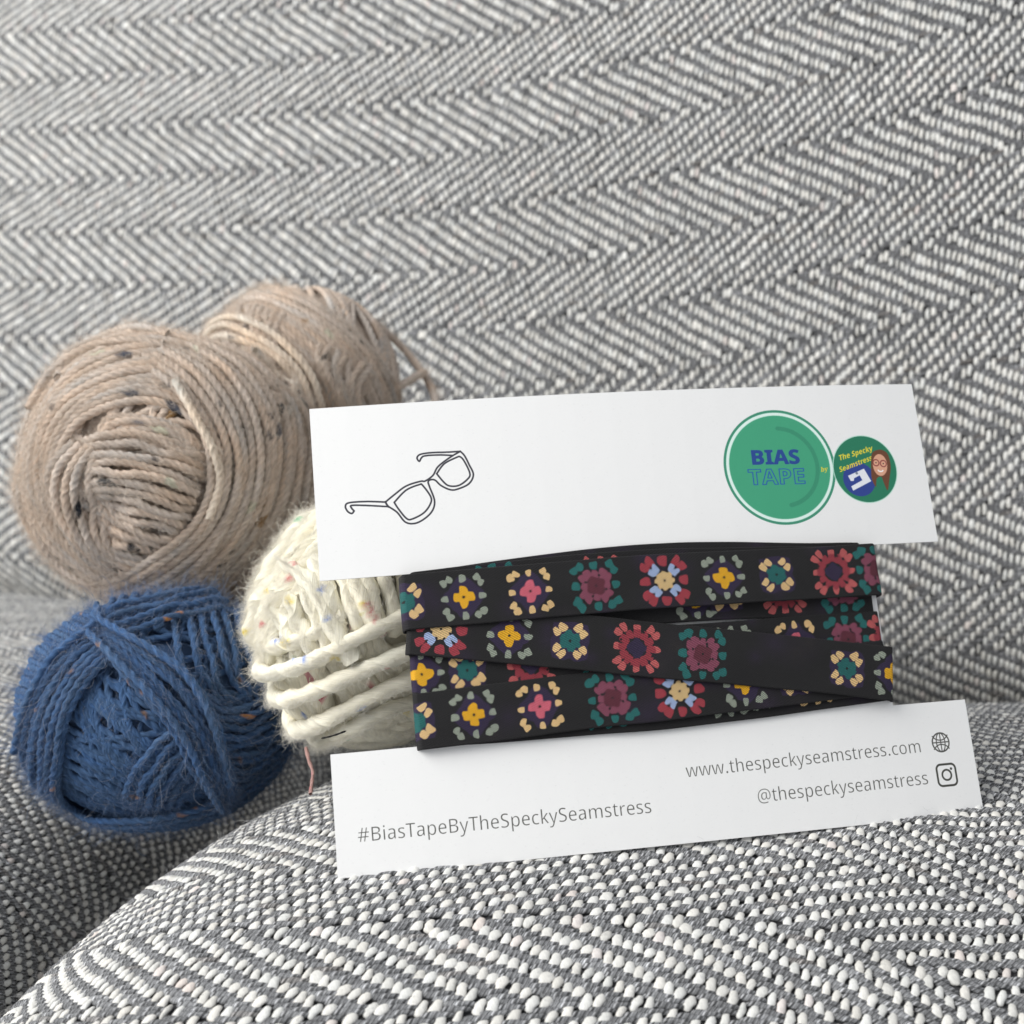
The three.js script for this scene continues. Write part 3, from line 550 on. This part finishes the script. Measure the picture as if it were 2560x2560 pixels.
{
  const g = thing('display_card', 'white notched display card with drawn spectacles and green round badges', 'card');
  g.applyMatrix4(cardFrame);
  const T = 0.38, xs = [-CW, -60, -50.4, -44, -36, -28, -20, -12, -4, 4, 12, 20, 28, 36, 44, 50.4, 60, CW], ys = [-CH, -40, -32, -23.8, -12, 0, 10.9, 20, 30, 40, CH];
  const solid = (i, j) => !((xs[i] < -50.5 || xs[i + 1] > 50.5) && ys[j] > -23.9 && ys[j + 1] < 11);
  const pos = [], uv = [], idx = [], P = (x, y, z) => { pos.push(x * MM, y * MM, (bow(x) + z) * MM); uv.push((x + CW) / (2 * CW), (y + CH) / (2 * CH)); return pos.length / 3 - 1; };
  const epos = [], eidx = [], E = (x, y, z) => { epos.push(x * MM, y * MM, (bow(x) + z) * MM); return epos.length / 3 - 1; };
  const bpos = [], bidx = [], B = (x, y, z) => { bpos.push(x * MM, y * MM, (bow(x) + z) * MM); return bpos.length / 3 - 1; };
  for (let i = 0; i < xs.length - 1; i++) for (let j = 0; j < ys.length - 1; j++) {
    if (!solid(i, j)) continue;
    const [a, b, c, d] = [xs[i], xs[i + 1], ys[j], ys[j + 1]];
    let q = [P(a, c, 0), P(b, c, 0), P(b, d, 0), P(a, d, 0)]; idx.push(q[0], q[1], q[2], q[0], q[2], q[3]);
    q = [B(a, c, -T), B(b, c, -T), B(b, d, -T), B(a, d, -T)]; bidx.push(q[0], q[2], q[1], q[0], q[3], q[2]);
    const side = (x0, y0, x1, y1) => { const e = [E(x0, y0, 0), E(x1, y1, 0), E(x1, y1, -T), E(x0, y0, -T)]; eidx.push(e[0], e[2], e[1], e[0], e[3], e[2]); };
    if (i === 0 || !solid(i - 1, j)) side(a, d, a, c);
    if (i === xs.length - 2 || !solid(i + 1, j)) side(b, c, b, d);
    if (j === 0 || !solid(i, j - 1)) side(a, c, b, c);
    if (j === ys.length - 2 || !solid(i, j + 1)) side(b, d, a, d);
  }
  const mk = (p, id, u) => { const b = new THREE.BufferGeometry(); b.setAttribute('position', new THREE.Float32BufferAttribute(p, 3)); if (u) b.setAttribute('uv', new THREE.Float32BufferAttribute(u, 2)); b.setIndex(id); b.computeVertexNormals(); return b; };
  part('printed_face', mk(pos, idx, uv), new THREE.MeshStandardMaterial({ map: cardPrint(), roughness: 0.62, bumpMap: paperGrain, bumpScale: 0.000012 }), g);
  const plain = new THREE.MeshStandardMaterial({ color: new THREE.Color(0.76, 0.76, 0.76), roughness: 0.8 });
  part('card_back', mk(bpos, bidx), plain, g); part('card_edge', mk(epos, eidx), plain, g);
}

// ---------------------------------------------------------------- the bias tape wound round the waist of the card
const K_T = 17, TH = 11.2;                          // pixels per millimetre of the print, width of the tape in mm
const inkT = { black: '#141315', purple: '#2a1f3c', sage: '#8b9385', yellow: '#e0a41c', cream: '#dab680', pink: '#c65d6e', teal: '#1b6260', mauve: '#7d3f53', wine: '#5a2432', red: '#983540', blue: '#98aace', sand: '#cfb07c', green: '#185d5b', coral: '#b45656', crim: '#8f323d' };
function drawMotif(x, kind, cx, cy, s) {
  const blob = (a, r, w, h, col, rot = 0) => { const px = cx + Math.cos(a) * r * s, py = cy + Math.sin(a) * r * s; x.save(); x.translate(px, py); x.rotate(a + rot); x.fillStyle = inkT[col]; x.beginPath(); const ww = w * s * rr(0.9, 1.12), hh = h * s * rr(0.9, 1.12), p0 = rnd() * 6; for (let k = 0; k < 18; k++) { const t = k / 18 * 6.2832, c = Math.cos(t), n = Math.sin(t), q = 1 + 0.10 * Math.sin(3 * t + p0) + rr(-0.07, 0.07); x.lineTo(Math.sign(c) * Math.pow(Math.abs(c), 0.72) * ww * q, Math.sign(n) * Math.pow(Math.abs(n), 0.72) * hh * q); } x.closePath(); x.fill(); x.restore(); };
  const square = (h, col, rot = 0) => { x.save(); x.translate(cx, cy); x.rotate(rot); x.fillStyle = inkT[col]; x.beginPath(); for (let k = 0; k < 24; k++) { const a = k / 24 * 6.283, r = h * s / Math.max(Math.abs(Math.cos(a)), Math.abs(Math.sin(a))) * rr(0.9, 1.06); x.lineTo(Math.cos(a) * Math.min(r, h * s * 1.28), Math.sin(a) * Math.min(r, h * s * 1.28)); } x.closePath(); x.fill(); x.restore(); };
  const dots = (a, r, n, size, col) => { for (let k = 0; k < n; k++) { const an = a + k / n * 6.283; blob(an, r, size, size * 0.85, col); } };
  const ring12 = (R, col, w = 0.95, h = 0.6) => {        // pairs at the corners, single dots on the sides
    for (let k = 0; k < 4; k++) { const a = Math.PI / 4 + k * Math.PI / 2; blob(a - 0.13, R * 1.2, w * 0.82, h * 1.2, col, 0.5); blob(a + 0.15, R * 1.12, w * 0.85, h * 1.15, col, -0.5); blob(k * Math.PI / 2 + rr(-0.06, 0.06), R * 0.93, w * 0.85, h * 1.1, col); }
  };
  const hole = (n, r, size = 0.24) => { for (let k = 0; k < n; k++) blob(k / n * 6.283 + 0.39, r, size, size, 'black'); };
  if (kind === 'A' || kind === 'P') { square(3.5, 'purple', 0.78); ring12(4.15, kind === 'A' ? 'sage' : 'cream'); dots(0, 1.15, 4, 1.15, kind === 'A' ? 'yellow' : 'pink'); blob(0, 0, 0.9, 0.9, kind === 'A' ? 'yellow' : 'pink'); blob(0, 0, 0.26, 0.26, 'black'); }
  if (kind === 'T') { ring12(4.6, 'teal', 1.05, 0.75); for (let k = 0; k < 4; k++) { const a = Math.PI / 4 + k * Math.PI / 2; blob(a - 0.22, 3.0, 1.05, 0.85, 'mauve'); blob(a + 0.22, 3.0, 1.05, 0.85, 'mauve'); blob(k * Math.PI / 2, 2.3, 0.9, 0.8, 'mauve'); } square(1.75, 'wine', 0.3); hole(4, 2.3); blob(0, 0, 0.22, 0.22, 'black'); }
  if (kind === 'R') { for (let k = 0; k < 4; k++) { const a = Math.PI / 4 + k * Math.PI / 2; blob(a - 0.17, 5.0, 1.15, 0.85, 'red'); blob(a + 0.17, 5.0, 1.15, 0.85, 'red'); blob(k * Math.PI / 2, 4.2, 1.05, 1.0, 'red'); blob(a - 0.2, 3.0, 1.0, 0.62, 'blue'); blob(a + 0.2, 3.0, 1.0, 0.62, 'blue'); } dots(0, 1.25, 8, 0.85, 'sand'); blob(0, 0, 1, 1, 'sand'); hole(8, 2.05, 0.26); blob(0, 0, 0.24, 0.24, 'black'); }
  if (kind === 'E') { square(3.9, 'purple'); for (let k = 0; k < 4; k++) { const a = Math.PI / 4 + k * Math.PI / 2; blob(a - 0.24, 3.25, 1.0, 0.74, 'cream', 0.3); blob(a + 0.26, 3.1, 0.95, 0.74, 'cream', -0.4); } square(1.75, 'green', 0.4); dots(0.4, 1.4, 6, 0.8, 'green'); blob(0, 0, 0.25, 0.25, 'black'); }
  if (kind === 'F') { for (let k = 0; k < 4; k++) { const a = Math.PI / 4 + k * Math.PI / 2; blob(a - 0.16, 4.9, 0.95, 0.72, 'coral'); blob(a + 0.16, 4.9, 0.95, 0.72, 'coral'); blob(k * Math.PI / 2, 4.05, 0.9, 0.7, 'coral'); } for (let k = 0; k < 12; k++) blob(k / 12 * 6.283, 3.0, 0.95, 0.8, 'crim'); square(1.7, 'purple', 0.78); hole(4, 3.6); }
}
function tapePrint(motifs, L) {
  const W = Math.round(L * K_T), H = Math.round(TH * K_T), c = canvas(W, H), x = c.getContext('2d');
  x.fillStyle = inkT.black; x.fillRect(0, 0, W, H);
  for (let k = 0; k < 26; k++) { const gx = rnd() * W, gy = rnd() * H, gr = rr(30, 90), gd = x.createRadialGradient(gx, gy, 0, gx, gy, gr); gd.addColorStop(0, rnd() < 0.6 ? 'rgba(44,28,62,0.5)' : 'rgba(40,34,34,0.5)'); gd.addColorStop(1, 'rgba(30,20,40,0)'); x.fillStyle = gd; x.fillRect(gx - gr, gy - gr, gr * 2, gr * 2); }
  for (const [kind, mx, my] of motifs) drawMotif(x, kind, (mx + L / 2) * K_T, H / 2 - (my ?? 0) * K_T, K_T * 0.98);
  const d = x.getImageData(0, 0, W, H), a = d.data;                 // the weave of the cotton shows through the print as a fine diagonal
  for (let y = 0; y < H; y++) for (let q = 0; q < W; q++) {
    const o = (y * W + q) * 4, tw = ((q + y * 2) % 12) < 4 ? 0.52 : 1.12, sp = 0.92 + 0.16 * hash(q >> 1, y >> 1, 5);
    for (let k = 0; k < 3; k++) a[o + k] = Math.min(255, a[o + k] * tw * sp + (hash(q, y, 6) < 0.10 ? 16 : 0));
  }
  x.putImageData(d, 0, 0);
  const t = new THREE.CanvasTexture(c); t.colorSpace = THREE.SRGBColorSpace; t.anisotropy = 8; return t;
}
const twill = dataTex(64, 64, (x, y) => { const v = ((x + 2 * y) % 8) < 4 ? 0.3 : 0.9, n = 0.2 * hash(x, y, 3); return [v - n + 0.1, v - n + 0.1, v - n + 0.1]; });
{
  const g = thing('bias_tape', 'black crochet square print bias tape wound round the card\'s waist', 'tape');
  g.applyMatrix4(cardFrame);
  // [yLeft, yRight, height above the card, motifs [kind, x], sag in mm at mid, reach beyond the waist left/right]
  const wraps = [
    [5.1, 5.6, 0.55, [['T', -31.5, -2.6], ['P', -18.5, -3.4], ['T', -3.5, -2.6], ['R', 11, -2.8], ['A', 24.5, -3.8], ['E', 36, -3]], 2.6, -1.2, -1.6],
    [5.5, 4.9, 1.0, [['T', -32.5, 0.3], ['F', -10, 0]], 1.5, -1.1, -1.0],
    [3.0, 1.5, 0.8, [['A', 9.3, -0.5], ['E', 16, 0], ['F', 28.8, 0], ['T', 42, 0]], 0, 0.1, -0.6],
    [-9.8, -9.4, 1.1, [['A', -48.6], ['E', -39.5], ['F', -26.6], ['T', -11.5], ['R', 3], ['A', 16, 0], ['P', 30.2, 0], ['T', 41.8], ['F', 51.5]], 0, 0.2, 0],
    [-18.6, -17.2, 0.7, [['T', -12, 0.6], ['A', 14, 0], ['A', 19.5, 0.6], ['P', 33, 0.2]], -1.2, -0.4, -0.6],
    [-19.1, -15.7, 1.6, [['E', -50.6], ['A', -39.0], ['P', -25.7], ['T', -10.8], ['R', 3.3], ['A', 17.2], ['E', 28.6], ['F', 42]], 0, 0.2, 0.2],
    [-0.2, -17.4, 2.3, [['R', -44.2], ['A', -30.6], ['E', -18.4], ['F', -4.8], ['T', 8.9], ['E', 40], ['A', 50.6]], 0, 0.4, 0.9],
    [4.7, 4.9, 2.9, [['E', -51.0], ['A', -39.2], ['P', -25.6], ['T', -12], ['R', 2.6], ['A', 15.4], ['E', 27], ['F', 40], ['T', 50.2]], 0.4, 1.2, 1.0],
  ];
  const fabric = (map) => new THREE.MeshPhysicalMaterial({ map, roughness: 0.85, bumpMap: twill, bumpScale: 0.00014, sheen: 0.08, sheenRoughness: 0.5, sheenColor: new THREE.Color(0.4, 0.4, 0.42) });
  twill.repeat.set(20, 2);
  const L = 112;
  for (const [yl, yr, h, motifs, sag, exL, exR] of wraps) {
    // path in (s, z): round the left edge of the waist, across the front, round the right edge
    const xl = -50.2 - exL, xr = 49.7 + exR, th = 0.46, path = [];
    path.push([xl + 6, -0.38 - h]); path.push([xl + 1.2, -0.38 - h]);
    const rE = (h * 2 + 0.38) / 2;
    for (let k = 0; k <= 8; k++) { const a = -Math.PI / 2 - k / 8 * Math.PI; path.push([xl + 0.8 + Math.cos(a) * Math.min(0.8, rE), -0.19 - Math.sin(a) * -rE]); }
    const n = 56; for (let k = 1; k < n; k++) path.push([lerp(xl + 0.8, xr - 0.8, k / n), h]);
    for (let k = 0; k <= 8; k++) { const a = Math.PI / 2 - k / 8 * Math.PI; path.push([xr - 0.8 + Math.cos(a) * Math.min(0.8, rE), -0.19 + Math.sin(a) * rE]); }
    path.push([xr - 1.2, -0.38 - h]); path.push([xr - 6, -0.38 - h]);
    // rounded flat cross-section: y across the tape, z thickness
    const cs = [], hw = TH / 2;
    const face = 12; for (let k = 0; k <= face; k++) { const y = lerp(-hw + 0.25, hw - 0.25, k / face); cs.push([y, th / 2 + 0.05 * Math.sin(k / face * Math.PI)]); }
    for (const a of [0.9, 0.35, -0.35, -0.9]) cs.push([hw - 0.25 + Math.cos(a) * 0.25, Math.sin(a) * th / 2]);
    for (let k = 0; k <= 3; k++) cs.push([lerp(hw - 0.25, -hw + 0.25, k / 3), -th / 2]);
    for (const a of [-2.24, -2.79, 2.79, 2.24]) cs.push([-hw + 0.25 + Math.cos(a) * 0.25, Math.sin(a) * th / 2]);
    const pos = [], uv = [], idx = [], C = cs.length, slope = (yr - yl) / (xr - xl);
    path.forEach(([px, pz], i) => {
      const p0 = path[Math.max(0, i - 1)], p1 = path[Math.min(path.length - 1, i + 1)], tx = p1[0] - p0[0], tz = p1[1] - p0[1], tl = Math.hypot(tx, tz) || 1, nx = -tz / tl, nz = tx / tl;
      const t = clamp((px - xl) / (xr - xl)), yc = lerp(yl, yr, t) + sag * Math.sin(Math.PI * t) + 0.5 * (noise(t * 6, yl, 21) - 0.5), wid = 1 + 0.035 * (noise(t * 7, yl + 3, 23) - 0.5);
      for (let c = 0; c <= C; c++) {
        const [cy, cz] = cs[c % C], ripple = 0.34 * (noise(t * 13 + yl, cy * 0.22, 22) - 0.5);
        const x = px + nx * (cz + ripple * 0.3), z = pz + nz * (cz) + (nz > 0.5 ? ripple : 0);
        pos.push((x - cy * slope * 0.9 * (pz > 0 ? 1 : 0)) * MM, (yc + cy * wid) * MM, (bow(clamp(px, -52, 52)) + z) * MM);
        uv.push((px + L / 2) / L, (cy + hw) / TH);
      }
    });
    for (let i = 0; i < path.length - 1; i++) for (let c = 0; c < C; c++) { const q = i * (C + 1) + c; idx.push(q, q + C + 1, q + 1, q + 1, q + C + 1, q + C + 2); }
    const b = new THREE.BufferGeometry(); b.setAttribute('position', new THREE.Float32BufferAttribute(pos, 3)); b.setAttribute('uv', new THREE.Float32BufferAttribute(uv, 2)); b.setIndex(idx); b.computeVertexNormals();
    part('tape_wrap', b, fabric(tapePrint(motifs, L)), g);
  }
}
renderer.render(scene, camera);
